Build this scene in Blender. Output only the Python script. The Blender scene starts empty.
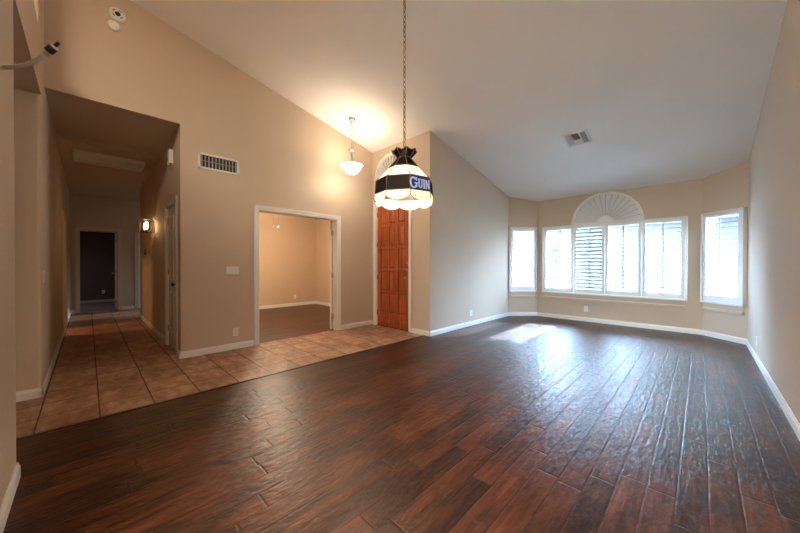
import bpy, bmesh, math, random
from mathutils import Vector, Matrix
random.seed(7)
PI = math.pi
SC = bpy.context.scene
COL = SC.collection

# ------------------------------------------------------------------ camera, world, sun, exposure
F_PX = 306.957
yaw, pit, rol = (math.radians(a) for a in (44.505, -0.385, 0.086))
Fv = Vector((-math.sin(yaw), math.cos(yaw), 0)); Rv = Vector((math.cos(yaw), math.sin(yaw), 0)); Uv = Vector((0, 0, 1))
F2 = math.cos(pit)*Fv + math.sin(pit)*Uv; U2 = math.cos(pit)*Uv - math.sin(pit)*Fv
R3 = math.cos(rol)*Rv + math.sin(rol)*U2; U3 = math.cos(rol)*U2 - math.sin(rol)*Rv
cam_d = bpy.data.cameras.new('camera'); cam = bpy.data.objects.new('camera', cam_d); COL.objects.link(cam)
cam_d.sensor_fit = 'HORIZONTAL'; cam_d.sensor_width = 36.0; cam_d.lens = 36.0*F_PX/800.0; cam_d.clip_start = 0.02; cam_d.clip_end = 500
cam.matrix_world = Matrix(((R3.x, U3.x, -F2.x, 0), (R3.y, U3.y, -F2.y, 0), (R3.z, U3.z, -F2.z, 1.22), (0, 0, 0, 1)))
SC.camera = cam

SC.view_settings.view_transform = 'Standard'; SC.view_settings.look = 'None'
SC.view_settings.gamma = 1.0; SC.view_settings.use_curve_mapping = False
SC.view_settings.exposure = 2.32
SC.cycles.use_denoising = True
SC.cycles.max_bounces = 12; SC.cycles.diffuse_bounces = 6; SC.cycles.glossy_bounces = 4
SC.cycles.transmission_bounces = 8; SC.cycles.transparent_max_bounces = 16
SC.cycles.sample_clamp_indirect = 6.0
SC.cycles.caustics_reflective = False; SC.cycles.caustics_refractive = False
SC.cycles.blur_glossy = 0.5

SKY_STRENGTH = 66.0
SUN_STRENGTH = 16.0
FILL_DAY = 1.0
world = bpy.data.worlds.new('sky'); SC.world = world; world.use_nodes = True
wn = world.node_tree.nodes; wl = world.node_tree.links
bg = wn['Background']
# soft bright sky: paler near the horizon, brighter and bluer overhead
tcw = wn.new('ShaderNodeTexCoord'); spw = wn.new('ShaderNodeSeparateXYZ'); wl.new(tcw.outputs['Generated'], spw.inputs[0])
sky = wn.new('ShaderNodeValToRGB'); wl.new(spw.outputs[2], sky.inputs[0])
sky.color_ramp.elements[0].position = 0.0; sky.color_ramp.elements[0].color = (0.34, 0.36, 0.38, 1)
sky.color_ramp.elements[1].position = 0.75; sky.color_ramp.elements[1].color = (0.74, 0.93, 1.0, 1)
wl.new(sky.outputs[0], bg.inputs[0]); bg.inputs[1].default_value = SKY_STRENGTH

def add_light(name, typ, loc, energy, color, size=0.1, size_y=None, rot=None, portal=False):
    d = bpy.data.lights.new(name, typ); o = bpy.data.objects.new(name, d); COL.objects.link(o)
    o.location = loc; d.energy = energy; d.color = color
    if typ == 'AREA':
        d.shape = 'RECTANGLE'; d.size = size; d.size_y = size_y or size
        if portal: d.cycles.is_portal = True
    elif typ == 'SUN': d.angle = size
    else: d.shadow_soft_size = size
    if rot: o.rotation_euler = rot
    return o
def aim(o, d):
    o.rotation_euler = Vector(d).to_track_quat('-Z', 'Y').to_euler()
sun = add_light('sun', 'SUN', (0, 20, 15), SUN_STRENGTH, (1.0, 0.93, 0.84), math.radians(0.5))
aim(sun, (0.02, -math.cos(math.radians(34)), -math.sin(math.radians(34))))

# ------------------------------------------------------------------ helpers: meshes
def BM(): return bmesh.new()
def hexa(bm, pts):
    v = [bm.verts.new(p) for p in pts]
    for f in ((0, 3, 2, 1), (4, 5, 6, 7), (0, 1, 5, 4), (1, 2, 6, 5), (2, 3, 7, 6), (3, 0, 4, 7)):
        bm.faces.new([v[i] for i in f])
def box(bm, x0, x1, y0, y1, z0, z1, M=None):
    pts = [Vector(p) for p in ((x0, y0, z0), (x1, y0, z0), (x1, y1, z0), (x0, y1, z0), (x0, y0, z1), (x1, y0, z1), (x1, y1, z1), (x0, y1, z1))]
    if M: pts = [M @ p for p in pts]
    hexa(bm, pts)
def bbox(bm, x0, x1, y0, y1, z0, z1, b=0.004, seg=2, M=None):
    t = bmesh.new(); box(t, min(x0, x1), max(x0, x1), min(y0, y1), max(y0, y1), min(z0, z1), max(z0, z1))
    bmesh.ops.bevel(t, geom=list(t.edges), offset=b, segments=seg, profile=0.6, affect='EDGES')
    merge(bm, t, M)
def merge(bm, t, M=None):
    mp = {}
    for v in t.verts: mp[v] = bm.verts.new(M @ v.co if M else v.co)
    for f in t.faces:
        try: nf = bm.faces.new([mp[v] for v in f.verts]); nf.smooth = f.smooth
        except ValueError: pass
    t.free()
def lathe(bm, prof, n=32, M=None, smooth=True, close=False):
    rings = []
    for r, z in prof:
        if r < 1e-6:
            p = Vector((0, 0, z)); rings.append([bm.verts.new(M @ p if M else p)])
        else:
            ring = []
            for k in range(n):
                a = 2*PI*k/n; p = Vector((r*math.cos(a), r*math.sin(a), z)); ring.append(bm.verts.new(M @ p if M else p))
            rings.append(ring)
    for A, B in zip(rings, rings[1:]):
        for k in range(n):
            k2 = (k+1) % n
            vs = [A[k % len(A)], A[k2 % len(A)], B[k2 % len(B)], B[k % len(B)]]
            u = []
            for v in vs:
                if v not in u: u.append(v)
            if len(u) > 2:
                f = bm.faces.new(u); f.smooth = smooth
def tube(bm, pts, r, n=10, M=None, cap=True):
    pts = [Vector(p) for p in pts]; rings = []
    up = Vector((0, 0, 1))
    for i, p in enumerate(pts):
        d = (pts[min(i+1, len(pts)-1)] - pts[max(i-1, 0)]).normalized()
        a = up if abs(d.dot(up)) < 0.95 else Vector((1, 0, 0))
        x = d.cross(a).normalized(); y = d.cross(x).normalized()
        rr = r[i] if isinstance(r, (list, tuple)) else r
        ring = []
        for k in range(n):
            q = p + rr*(math.cos(2*PI*k/n)*x + math.sin(2*PI*k/n)*y); ring.append(bm.verts.new(M @ q if M else q))
        rings.append(ring)
    for A, B in zip(rings, rings[1:]):
        for k in range(n):
            f = bm.faces.new((A[k], A[(k+1) % n], B[(k+1) % n], B[k])); f.smooth = True
    if cap:
        bm.faces.new(rings[0]); bm.faces.new(list(reversed(rings[-1])))
def prism(bm, poly, h, M=None, y0=0.0):
    # poly in local (x, z), extruded along local y from y0 to y0+h
    a = [Vector((x, y0, z)) for x, z in poly]; b = [Vector((x, y0+h, z)) for x, z in poly]
    if M: a = [M @ p for p in a]; b = [M @ p for p in b]
    va = [bm.verts.new(p) for p in a]; vb = [bm.verts.new(p) for p in b]
    n = len(poly); bm.faces.new(va); bm.faces.new(list(reversed(vb)))
    for k in range(n): bm.faces.new((va[k], vb[k], vb[(k+1) % n], va[(k+1) % n]))
def obj(name, bm, mat, parent=None):
    bmesh.ops.recalc_face_normals(bm, faces=list(bm.faces))
    me = bpy.data.meshes.new(name); bm.to_mesh(me); bm.free()
    o = bpy.data.objects.new(name, me); COL.objects.link(o)
    if mat: me.materials.append(mat)
    if parent: o.parent = parent
    return o
def tag(o, label, cat, group=None):
    o['label'] = label; o['category'] = cat
    if group: o['group'] = group
    return o
def thing(name, label, cat, loc=(0, 0, 0), rz=0, group=None):
    o = bpy.data.objects.new(name, None); COL.objects.link(o); o.empty_display_size = 0.1
    o.location = loc; o.rotation_euler = (0, 0, rz)
    return tag(o, label, cat, group)
def sthing(name, loc=(0, 0, 0), rz=0):
    o = bpy.data.objects.new(name, None); COL.objects.link(o); o.location = loc; o.rotation_euler = (0, 0, rz); o['kind'] = 'structure'; return o
def struct(name, bm, mat, parent=None):
    o = obj(name, bm, mat, parent)
    if parent is None: o['kind'] = 'structure'
    return o
def dup_tree(o, parent=None):
    c = o.copy(); COL.objects.link(c); c.parent = parent
    for ch in list(o.children): dup_tree(ch, c)
    return c

# ------------------------------------------------------------------ helpers: materials
class NT:
    def __init__(s, name):
        s.m = bpy.data.materials.new(name); s.m.use_nodes = True; s.t = s.m.node_tree; s.n = s.t.nodes; s.l = s.t.links
        s.b = s.n['Principled BSDF']; s.out = s.n['Material Output']
    def node(s, typ, **kw):
        n = s.n.new(typ)
        for k, v in kw.items(): setattr(n, k, v)
        return n
    def put(s, sock, v):
        if hasattr(v, 'is_linked') or isinstance(v, bpy.types.NodeSocket): s.l.new(v, sock)
        else: sock.default_value = v
    def math(s, op, a, b=0.0, c=0.0):
        n = s.node('ShaderNodeMath', operation=op); s.put(n.inputs[0], a); s.put(n.inputs[1], b); s.put(n.inputs[2], c); return n.outputs[0]
    def pos(s):
        g = s.node('ShaderNodeNewGeometry'); x = s.node('ShaderNodeSeparateXYZ'); s.l.new(g.outputs['Position'], x.inputs[0]); return x.outputs
    def objc(s):
        g = s.node('ShaderNodeTexCoord'); return g.outputs['Object']
    def comb(s, x, y, z=0.0):
        n = s.node('ShaderNodeCombineXYZ'); s.put(n.inputs[0], x); s.put(n.inputs[1], y); s.put(n.inputs[2], z); return n.outputs[0]
    def noise(s, vec, scale, detail=3.0, rough=0.55):
        n = s.node('ShaderNodeTexNoise'); 
        if vec is not None: s.l.new(vec, n.inputs['Vector'])
        n.inputs['Scale'].default_value = scale; n.inputs['Detail'].default_value = detail; n.inputs['Roughness'].default_value = rough; return n.outputs[0]
    def white(s, vec):
        n = s.node('ShaderNodeTexWhiteNoise', noise_dimensions='3D'); s.l.new(vec, n.inputs['Vector']); return n.outputs['Value']
    def mix(s, f, a, b):
        n = s.node('ShaderNodeMix', data_type='RGBA'); s.put(n.inputs['Factor'], f)
        for sock, v in ((n.inputs[6], a), (n.inputs[7], b)):
            if isinstance(v, tuple): sock.default_value = (*v, 1.0)
            else: s.l.new(v, sock)
        return n.outputs[2]
    def ramp(s, f, stops):
        n = s.node('ShaderNodeValToRGB'); s.l.new(f, n.inputs[0]); e = n.color_ramp.elements
        while len(e) < len(stops): e.new(0.5)
        for el, (p, c) in zip(e, stops): el.position = p; el.color = (*c, 1.0)
        return n.outputs[0]
    def bump(s, h, strength=0.2, dist=0.01, normal=None):
        n = s.node('ShaderNodeBump'); n.inputs['Strength'].default_value = strength; n.inputs['Distance'].default_value = dist
        s.l.new(h, n.inputs['Height'])
        if normal: s.l.new(normal, n.inputs['Normal'])
        return n.outputs[0]
def P(name, col, rough=0.5, metal=0.0, noise=0.04, nscale=8.0, bump=0.0, bscale=60.0, emit=None, estr=0.0, spec=0.5):
    t = NT(name); b = t.b
    v = t.noise(t.objc(), nscale)
    dk = tuple(c*(1-noise*2) for c in col); lt = tuple(min(1, c*(1+noise*2)) for c in col)
    t.l.new(t.mix(v, dk, lt), b.inputs['Base Color'])
    b.inputs['Roughness'].default_value = rough; b.inputs['Metallic'].default_value = metal
    b.inputs['Specular IOR Level'].default_value = spec
    if bump: t.l.new(t.bump(t.noise(t.objc(), bscale, 2), bump, 0.004), b.inputs['Normal'])
    if emit: b.inputs['Emission Color'].default_value = (*emit, 1); b.inputs['Emission Strength'].default_value = estr
    return t.m
def emission(name, col, s):
    t = NT(name); e = t.node('ShaderNodeEmission'); e.inputs[0].default_value = (*col, 1); e.inputs[1].default_value = s
    t.l.new(e.outputs[0], t.out.inputs[0]); return t.m
def glassy(name, col, trans=0.55, gloss=0.08, rough=0.15):
    # thin art glass: some light passes diffusely, some reflects
    t = NT(name); d = t.node('ShaderNodeBsdfDiffuse'); tr = t.node('ShaderNodeBsdfTranslucent'); g = t.node('ShaderNodeBsdfGlossy')
    nz = t.noise(t.objc(), 14.0, 4)
    c = t.mix(nz, tuple(x*0.85 for x in col), tuple(min(1, x*1.1) for x in col))
    t.l.new(c, d.inputs[0]); t.l.new(c, tr.inputs[0]); g.inputs['Roughness'].default_value = rough
    m1 = t.node('ShaderNodeMixShader'); m1.inputs[0].default_value = trans; t.l.new(d.outputs[0], m1.inputs[1]); t.l.new(tr.outputs[0], m1.inputs[2])
    m2 = t.node('ShaderNodeMixShader'); m2.inputs[0].default_value = gloss; t.l.new(m1.outputs[0], m2.inputs[1]); t.l.new(g.outputs[0], m2.inputs[2])
    t.l.new(m2.outputs[0], t.out.inputs[0]); return t.m
def clear_glass(name, tint=(0.97, 0.985, 0.98), gloss=0.06):
    t = NT(name); tr = t.node('ShaderNodeBsdfTransparent'); tr.inputs[0].default_value = (*tint, 1); g = t.node('ShaderNodeBsdfGlossy'); g.inputs['Roughness'].default_value = 0.02
    m = t.node('ShaderNodeMixShader'); m.inputs[0].default_value = gloss; t.l.new(tr.outputs[0], m.inputs[1]); t.l.new(g.outputs[0], m.inputs[2])
    t.l.new(m.outputs[0], t.out.inputs[0]); return t.m

def paint(name, col, bump=0.12, rough=0.75):
    t = NT(name); x, y, z = t.pos(); v = t.comb(x, y, z)
    t.l.new(t.mix(t.noise(v, 1.3, 3), tuple(c*0.96 for c in col), tuple(c*1.04 for c in col)), t.b.inputs['Base Color'])
    t.b.inputs['Roughness'].default_value = rough; t.b.inputs['Specular IOR Level'].default_value = 0.35
    t.l.new(t.bump(t.noise(v, 22.0, 3), bump, 0.012), t.b.inputs['Normal']); return t.m
def wood_floor():
    t = NT('hand_scraped_wood'); x, y, z = t.pos()
    W, L = 0.1215, 0.8
    u = t.math('DIVIDE', t.math('ADD', x, 20*0.1215-0.032), W); row = t.math('FLOOR', u); fu = t.math('FRACT', u)
    r1 = t.white(t.comb(row, 3.3)); ln = t.math('ADD', t.math('MULTIPLY', t.white(t.comb(row, 8.1)), 0.5), 0.9)
    v = t.math('ADD', t.math('DIVIDE', y, t.math('MULTIPLY', ln, L)), t.math('MULTIPLY_ADD', r1, 7.0, 20.0)); cl = t.math('FLOOR', v); fv = t.math('FRACT', v)
    rc = t.white(t.comb(row, cl, 1.7)); rd = t.math('MULTIPLY', rc, 37.0)
    grain = t.noise(t.comb(t.math('MULTIPLY_ADD', x, 38.0, rd), t.math('MULTIPLY', y, 2.2), rd), 1.0, 6, 0.62)
    blot = t.noise(t.comb(t.math('MULTIPLY_ADD', x, 9.0, rd), t.math('MULTIPLY_ADD', y, 3.0, rd), 0.0), 1.0, 4, 0.6)
    g = t.math('ADD', t.math('MULTIPLY', grain, 0.5), t.math('MULTIPLY', blot, 0.5))
    g = t.math('ADD', g, t.math('MULTIPLY_ADD', rc, 0.15, -0.075))
    c = t.ramp(g, [(0.28, (0.008, 0.0026, 0.0014)), (0.44, (0.026, 0.0068, 0.0022)), (0.57, (0.070, 0.0190, 0.0058)), (0.76, (0.180, 0.054, 0.017))])
    su = t.math('MINIMUM', fu, t.math('SUBTRACT', 1.0, fu)); sv = t.math('MULTIPLY', t.math('MINIMUM', fv, t.math('SUBTRACT', 1.0, fv)), L/W)
    edge = t.math('MINIMUM', su, sv)
    mr = t.node('ShaderNodeMapRange', interpolation_type='SMOOTHSTEP'); t.l.new(edge, mr.inputs[0]); mr.inputs[1].default_value = 0.006; mr.inputs[2].default_value = 0.026
    c2 = t.mix(mr.outputs[0], (0.008, 0.0035, 0.002), c)
    t.l.new(c2, t.b.inputs['Base Color'])
    rg = t.math('MULTIPLY_ADD', blot, 0.10, 0.30); t.l.new(rg, t.b.inputs['Roughness'])
    t.b.inputs['Specular IOR Level'].default_value = 0.42
    mb = t.node('ShaderNodeMapRange', interpolation_type='SMOOTHSTEP'); t.l.new(edge, mb.inputs[0]); mb.inputs[1].default_value = 0.0; mb.inputs[2].default_value = 0.07
    scr = t.noise(t.comb(t.math('MULTIPLY_ADD', x, 34.0, rd), t.math('MULTIPLY', y, 11.0), rd), 1.0, 2)
    hgt = t.math('ADD', t.math('MULTIPLY', mb.outputs[0], 0.36), t.math('MULTIPLY', scr, 1.4)); hgt = t.math('ADD', hgt, t.math('MULTIPLY', grain, 0.15))
    t.l.new(t.bump(hgt, 0.6, 0.0065), t.b.inputs['Normal']); return t.m
def tile_floor():
    t = NT('terracotta_tile'); x, y, z = t.pos(); S = 0.343
    u = t.math('DIVIDE', t.math('ADD', x, 40*S+3.385), S); v = t.math('DIVIDE', t.math('ADD', y, 20*S-0.065), S)
    cu, cv = t.math('FLOOR', u), t.math('FLOOR', v); fu, fv = t.math('FRACT', u), t.math('FRACT', v)
    rc = t.white(t.comb(cu, cv, 2.0)); rd = t.math('MULTIPLY', rc, 23.0)
    n1 = t.noise(t.comb(t.math('MULTIPLY_ADD', x, 5.0, rd), t.math('MULTIPLY_ADD', y, 10.0, rd), rd), 1.0, 7, 0.66)
    n2 = t.noise(t.comb(t.math('MULTIPLY', x, 1.0), y, rd), 26.0, 4)
    g = t.math('ADD', t.math('MULTIPLY', n1, 0.75), t.math('MULTIPLY', n2, 0.25)); g = t.math('ADD', g, t.math('MULTIPLY_ADD', rc, 0.10, -0.05))
    c = t.ramp(g, [(0.34, (0.17, 0.075, 0.038)), (0.5, (0.36, 0.185, 0.105)), (0.66, (0.56, 0.34, 0.22))])
    e = t.math('MINIMUM', t.math('MINIMUM', fu, t.math('SUBTRACT', 1.0, fu)), t.math('MINIMUM', fv, t.math('SUBTRACT', 1.0, fv)))
    mr = t.node('ShaderNodeMapRange', interpolation_type='SMOOTHSTEP'); t.l.new(e, mr.inputs[0]); mr.inputs[1].default_value = 0.008; mr.inputs[2].default_value = 0.018
    t.l.new(t.mix(mr.outputs[0], (0.075, 0.042, 0.026), c), t.b.inputs['Base Color'])
    t.l.new(t.math('MULTIPLY_ADD', mr.outputs[0], -0.45, 0.85), t.b.inputs['Roughness'])
    t.l.new(t.bump(t.math('ADD', mr.outputs[0], t.math('MULTIPLY', n1, 0.35)), 0.35, 0.004), t.b.inputs['Normal']); return t.m
def stained_door():
    t = NT('stained_door_wood'); o = t.objc(); s = t.node('ShaderNodeSeparateXYZ'); t.l.new(o, s.inputs[0])
    g = t.noise(t.comb(t.math('MULTIPLY', s.outputs[0], 26.0), t.math('MULTIPLY', s.outputs[1], 26.0), t.math('MULTIPLY', s.outputs[2], 1.6)), 1.0, 5, 0.6)
    t.l.new(t.ramp(g, [(0.3, (0.17, 0.032, 0.009)), (0.5, (0.37, 0.082, 0.022)), (0.7, (0.58, 0.165, 0.048))]), t.b.inputs['Base Color'])
    t.b.inputs['Roughness'].default_value = 0.35; t.l.new(t.bump(g, 0.12, 0.003), t.b.inputs['Normal']); return t.m
def gravel():
    t = NT('desert_gravel'); x, y, z = t.pos(); v = t.comb(x, y, z)
    n = t.node('ShaderNodeTexVoronoi'); t.l.new(v, n.inputs['Vector']); n.inputs['Scale'].default_value = 22.0
    t.l.new(t.mix(n.outputs['Distance'], (0.17, 0.142, 0.115), (0.11, 0.09, 0.07)), t.b.inputs['Base Color']); t.b.inputs['Roughness'].default_value = 0.95; return t.m  # gravel tone lowered to cut glare in the windows
def leafmat(name, a, b):
    t = NT(name); t.l.new(t.mix(t.noise(t.objc(), 5.0), a, b), t.b.inputs['Base Color']); t.b.inputs['Roughness'].default_value = 0.6; return t.m

WALLC = (0.57, 0.458, 0.35)
m_wall = paint('tan_wall_paint', WALLC)
m_ceil = paint('white_ceiling_paint', (0.87, 0.845, 0.815), 0.10)
m_study = paint('warm_tan_study_paint', (0.60, 0.44, 0.30))
m_bedw = paint('darkened_bedroom_paint', (0.16, 0.13, 0.13))  # walls darkened to keep the far bedroom dim
m_white = P('white_trim_paint', (0.78, 0.765, 0.73), 0.4, noise=0.01)
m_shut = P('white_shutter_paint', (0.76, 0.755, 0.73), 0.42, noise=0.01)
m_louver = P('darkened_louver_paint', (0.20, 0.20, 0.195), 0.45, noise=0.01)  # white louvers darkened so they show against the bright panes
m_cream = P('cream_door_paint', (0.62, 0.55, 0.44), 0.4, noise=0.01)
m_wood = wood_floor(); m_tile = tile_floor(); m_door = stained_door()
m_carpet = P('grey_carpet', (0.33, 0.31, 0.33), 0.95, noise=0.1, nscale=60, bump=0.4, bscale=250)
m_brass = P('aged_brass', (0.42, 0.31, 0.16), 0.32, 1.0); m_nickel = P('satin_nickel', (0.55, 0.52, 0.48), 0.3, 1.0)
m_bronze = P('dark_bronze', (0.10, 0.075, 0.05), 0.4, 0.9); m_black = P('matte_black', (0.012, 0.011, 0.011), 0.45)
m_plast = P('white_plastic', (0.80, 0.78, 0.73), 0.35, noise=0.01); m_dark = P('dark_slot', (0.02, 0.019, 0.018), 0.7)
m_vent = P('white_vent_enamel', (0.76, 0.75, 0.72), 0.4, noise=0.01); m_grey = P('grey_metal', (0.30, 0.29, 0.27), 0.45, 0.6)
m_cable = P('grey_cable_jacket', (0.50, 0.48, 0.45), 0.5)
m_pane = clear_glass('clear_glass'); m_tint = clear_glass('daylight_tint_glass', (0.65, 0.765, 0.91), 0.05); m_dim = clear_glass('hall_dimming_glass', (0.13, 0.135, 0.145), 0.05); m_rear = clear_glass('rear_window_glass', (0.55, 0.57, 0.58), 0.05); m_dusk = clear_glass('bedroom_dimming_glass', (0.25, 0.20, 0.19), 0.05)  # pane tints set how strong and how blue the daylight comes in
m_cream_gl = glassy('cream_art_glass', (0.94, 0.89, 0.74), 0.55); m_black_gl = glassy('black_art_glass', (0.014, 0.008, 0.007), 0.08, 0.05)
m_blue_gl = glassy('navy_art_glass', (0.022, 0.050, 0.16), 0.45, 0.06); m_letter = P('pale_blue_lettering', (0.50, 0.62, 0.88), 0.4, noise=0.02)
m_came = P('antique_solder', (0.14, 0.10, 0.065), 0.4, 0.8)
m_bowl = P('lit_frosted_glass', (0.9, 0.88, 0.84), 0.3, emit=(1.0, 0.86, 0.68), estr=7.5)
m_stucco = P('tan_stucco', (0.16, 0.10, 0.08), 0.9, bump=0.3); m_stucco2 = P('darkened_stucco', (0.030, 0.027, 0.024), 0.9, bump=0.2)  # second stucco, the house front, darkened to hold down window glare
m_roof = P('clay_roof_tile', (0.36, 0.20, 0.13), 0.8); m_bluedoor = P('blue_garage_paint', (0.17, 0.24, 0.42), 0.5)
m_gravel = gravel(); m_bark = P('bark', (0.16, 0.11, 0.07), 0.9, bump=0.5, bscale=30)

# ------------------------------------------------------------------ room dimensions
XW, XL, XR, XT = -4.784, -3.287, 0.505, -3.385      # foyer wall, living left wall, right wall, tile/wood border
YD, YB = 4.065, 7.524                               # front door wall, window wall
YHL, YHR = -0.302, 0.838                            # hall sides
ZH = 3.02; TK = 0.13
def zc(y): return 4.38 - 0.22*max(y, -0.3)
def wall(name, p0, p1, th, top, holes=(), mat=None, z0=-0.02, parent=None, inner=None):
    """p0->p1 is the room-side line; thickness th goes to the LEFT of that direction (th<0: right). top: number or function of the point."""
    p0, p1 = Vector(p0), Vector(p1); d = p1-p0; Ln = d.length; d = d/Ln; n = Vector((-d.y, d.x))*th
    ss = {0.0, Ln, *[h for H in holes for h in H[:2]]}
    if callable(top) and (p0.y+0.3)*(p1.y+0.3) < 0: ss.add((-0.3-p0.y)/d.y)
    ss = sorted(ss)
    bm = BM()
    tp = (lambda s: top((p0+d*s).y)) if callable(top) else (lambda s: top)
    for a, b in zip(ss, ss[1:]):
        cuts = sorted([(H[2], H[3]) for H in holes if H[0] <= a+1e-6 and H[1] >= b-1e-6]); z = z0; segs = []
        for c0, c1 in cuts:
            if c0 > z+1e-4: segs.append((z, c0, None))
            z = c1
        segs.append((z, None, True))
        A, B = p0+d*a, p0+d*b
        for q0, q1, last in segs:
            ta, tb = (tp(a)+0.04, tp(b)+0.04) if last else (q1, q1)
            hexa(bm, [(A.x, A.y, q0), (B.x, B.y, q0), (B.x+n.x, B.y+n.y, q0), (A.x+n.x, A.y+n.y, q0),
                      (A.x, A.y, ta), (B.x, B.y, tb), (B.x+n.x, B.y+n.y, tb), (A.x+n.x, A.y+n.y, ta)])
    return struct(name, bm, mat or m_wall, parent)
def slab(name, poly, z0, z1, mat):
    bm = BM(); va = [bm.verts.new((x, y, z0)) for x, y in poly]; vb = [bm.verts.new((x, y, z1)) for x, y in poly]
    bm.faces.new(va); bm.faces.new(vb); n = len(poly)
    for k in range(n): bm.faces.new((va[k], va[(k+1) % n], vb[(k+1) % n], vb[k]))
    return struct(name, bm, mat)

# floors
slab('floor', [(XT, -5.0), (XR+0.1, -5.0), (XR+0.1, 7.3), (0.1, 7.65), (-2.85, 7.65), (XL-0.1, 7.15), (XL-0.1, YD-0.03), (XT, YD-0.03)], -0.12, 0.0, m_wood)
slab('floor_tile', [(-11.06, -5.0), (XT, -5.0), (XT, YD+0.08), (XW-0.065, YD+0.08), (XW-0.065, YHR+0.06), (-8.9, YHR+0.06), (-8.9, 2.3), (-11.06, 2.3)], -0.12, 0.0, m_tile)
slab('floor_study', [(-8.65, 0.9), (XW-0.065, 0.9), (XW-0.065, 5.05), (-8.65, 5.05)], -0.12, -0.001, m_wood)
slab('floor_bedroom', [(-13.8, -1.6), (-11.06, -1.6), (-11.06, 1.9), (-13.8, 1.9)], -0.12, 0.004, m_carpet)
# vaulted ceiling (one sloping plane, flat behind the camera)
bm = BM()
hexa(bm, [(-5.0, -0.3, zc(-0.3)), (0.7, -0.3, zc(-0.3)), (0.7, 7.8, zc(7.8)), (-5.0, 7.8, zc(7.8)), (-5.0, -0.3, 4.75), (0.7, -0.3, 4.75), (0.7, 7.8, 4.75), (-5.0, 7.8, 4.75)])
hexa(bm, [(-5.0, -5.1, zc(-0.3)), (0.7, -5.1, zc(-0.3)), (0.7, -0.3, zc(-0.3)), (-5.0, -0.3, zc(-0.3)), (-5.0, -5.1, 4.75), (0.7, -5.1, 4.75), (0.7, -0.3, 4.75), (-5.0, -0.3, 4.75)])
struct('ceiling', bm, m_ceil)
# walls
SO0, SO1 = 1.81, 3.222                                # study opening along Y
wall('wall_foyer', (XW, YHL-0.12), (XW, YD+0.13), TK, zc, [(0.105, YHR-YHL+0.12, -0.02, ZH), (SO0-YHL+0.12, SO1-YHL+0.12, -0.02, 2.045)])
FD0, FD1, FDZ = -4.67, -3.765, 2.45
wall('wall_entry', (XW-0.02, YD), (XL, YD), TK, zc, [(FD0-XW+0.02, FD1-XW+0.02, -0.02, FDZ)])
wall('wall_living', (XL, YD+TK-0.001), (XL, 7.024), TK, zc)
BA, BB = Vector((XL, 7.024)), Vector((-2.785, YB)); BC, BD = Vector((0.014, YB)), Vector((XR, 7.062))
WZ0, WZ1 = 0.64, 2.05
wall('wall_bay', BA, BB, TK, zc, [(0.06, 0.62, WZ0, WZ1)])
wall('wall_window', BB, BC, TK, zc, [(-2.64+2.785, -0.215+2.785, WZ0, WZ1)])
wall('wall_bay_east', BC, BD, TK, zc, [(0.06, 0.60, WZ0, WZ1)])
wall('wall_right', (XR, 7.062), (XR, -4.6), TK, zc)
wall('wall_back', (XR, -4.5), (-4.4, -4.5), TK, zc, [(0.15, 2.65, 0.0, 2.1)])
wall('wall_kitchen', (-4.3155, -4.5), (-4.3155, YHL-0.085), 0.12, zc)
bm = BM()   # wall beside the camera: pier, header over the opening, stub beyond it, hall side
t_ = zc(-0.3)+0.03
box(bm, -2.765, -1.75, YHL-0.12, YHL+0.014, -0.02, 3.28); box(bm, -4.30, -2.765, YHL-0.12, YHL+0.012, 2.76, 3.28)
bbox(bm, -4.80, -4.315, YHL-0.12, YHL, -0.02, t_, 0.03, 4)
box(bm, -7.72, -4.769, YHL-0.12, YHL, -0.02, 3.1); box(bm, -8.55, -7.72, YHL-0.12, YHL, 2.05, 3.1); box(bm, -11.1, -8.55, YHL-0.12, YHL, -0.02, 3.1)
struct('wall_left', bm, m_wall)
bm = BM(); box(bm, -4.37, -1.75, -4.5, YHL-0.118, 2.765, 3.27); struct('ceiling_soffit', bm, m_wall)
bm = BM(); box(bm, -2.3, -2.2, -4.5, -1.3, -0.02, 2.8); struct('wall_light_block', bm, m_wall)  # unseen partition added to keep rear daylight off the kitchen wall
# hall
wall('wall_hall', (-9.1, YHR), (XW-TK, YHR), 0.12, 3.0, [(9.1-5.735, 9.1-5.03, -0.02, 2.06)])
bm = BM(); box(bm, -9.1, -8.98, YHR+0.12, 2.3, -0.02, 3.1); struct('wall_hall_return', bm, m_wall)
wall('wall_hall_end', (-11.0, -0.42), (-11.0, 2.3), 0.12, 3.0, [(-0.148+0.42, 0.565+0.42, -0.02, 2.06), (0.95+0.42, 1.70+0.42, -0.02, 2.06)])
wall('wall_hall_side', (-11.1, 2.2), (-8.98, 2.2), 0.12, 3.0, [(0.5, 1.5, 0.9, 2.0)])
bm = BM(); box(bm, -6.3, XW-0.1, YHL-0.1, YHR+0.1, ZH, ZH+0.1); box(bm, -11.1, -6.3, YHL-0.1, 2.3, ZH-0.075, ZH+0.1); struct('ceiling_hall', bm, m_wall)
# room off the hall on the near side, lit by its own lamp
bm = BM(); box(bm, -9.6, -6.9, -2.7, -2.6, -0.02, 2.9); box(bm, -9.7, -9.6, -2.7, -0.42, -0.02, 2.9); box(bm, -6.9, -6.8, -2.7, -0.42, -0.02, 2.9)
struct('wall_side_room', bm, m_study)
bm = BM(); box(bm, -9.7, -6.8, -2.7, -0.42, 2.75, 2.9); struct('ceiling_side_room', bm, m_ceil)
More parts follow.
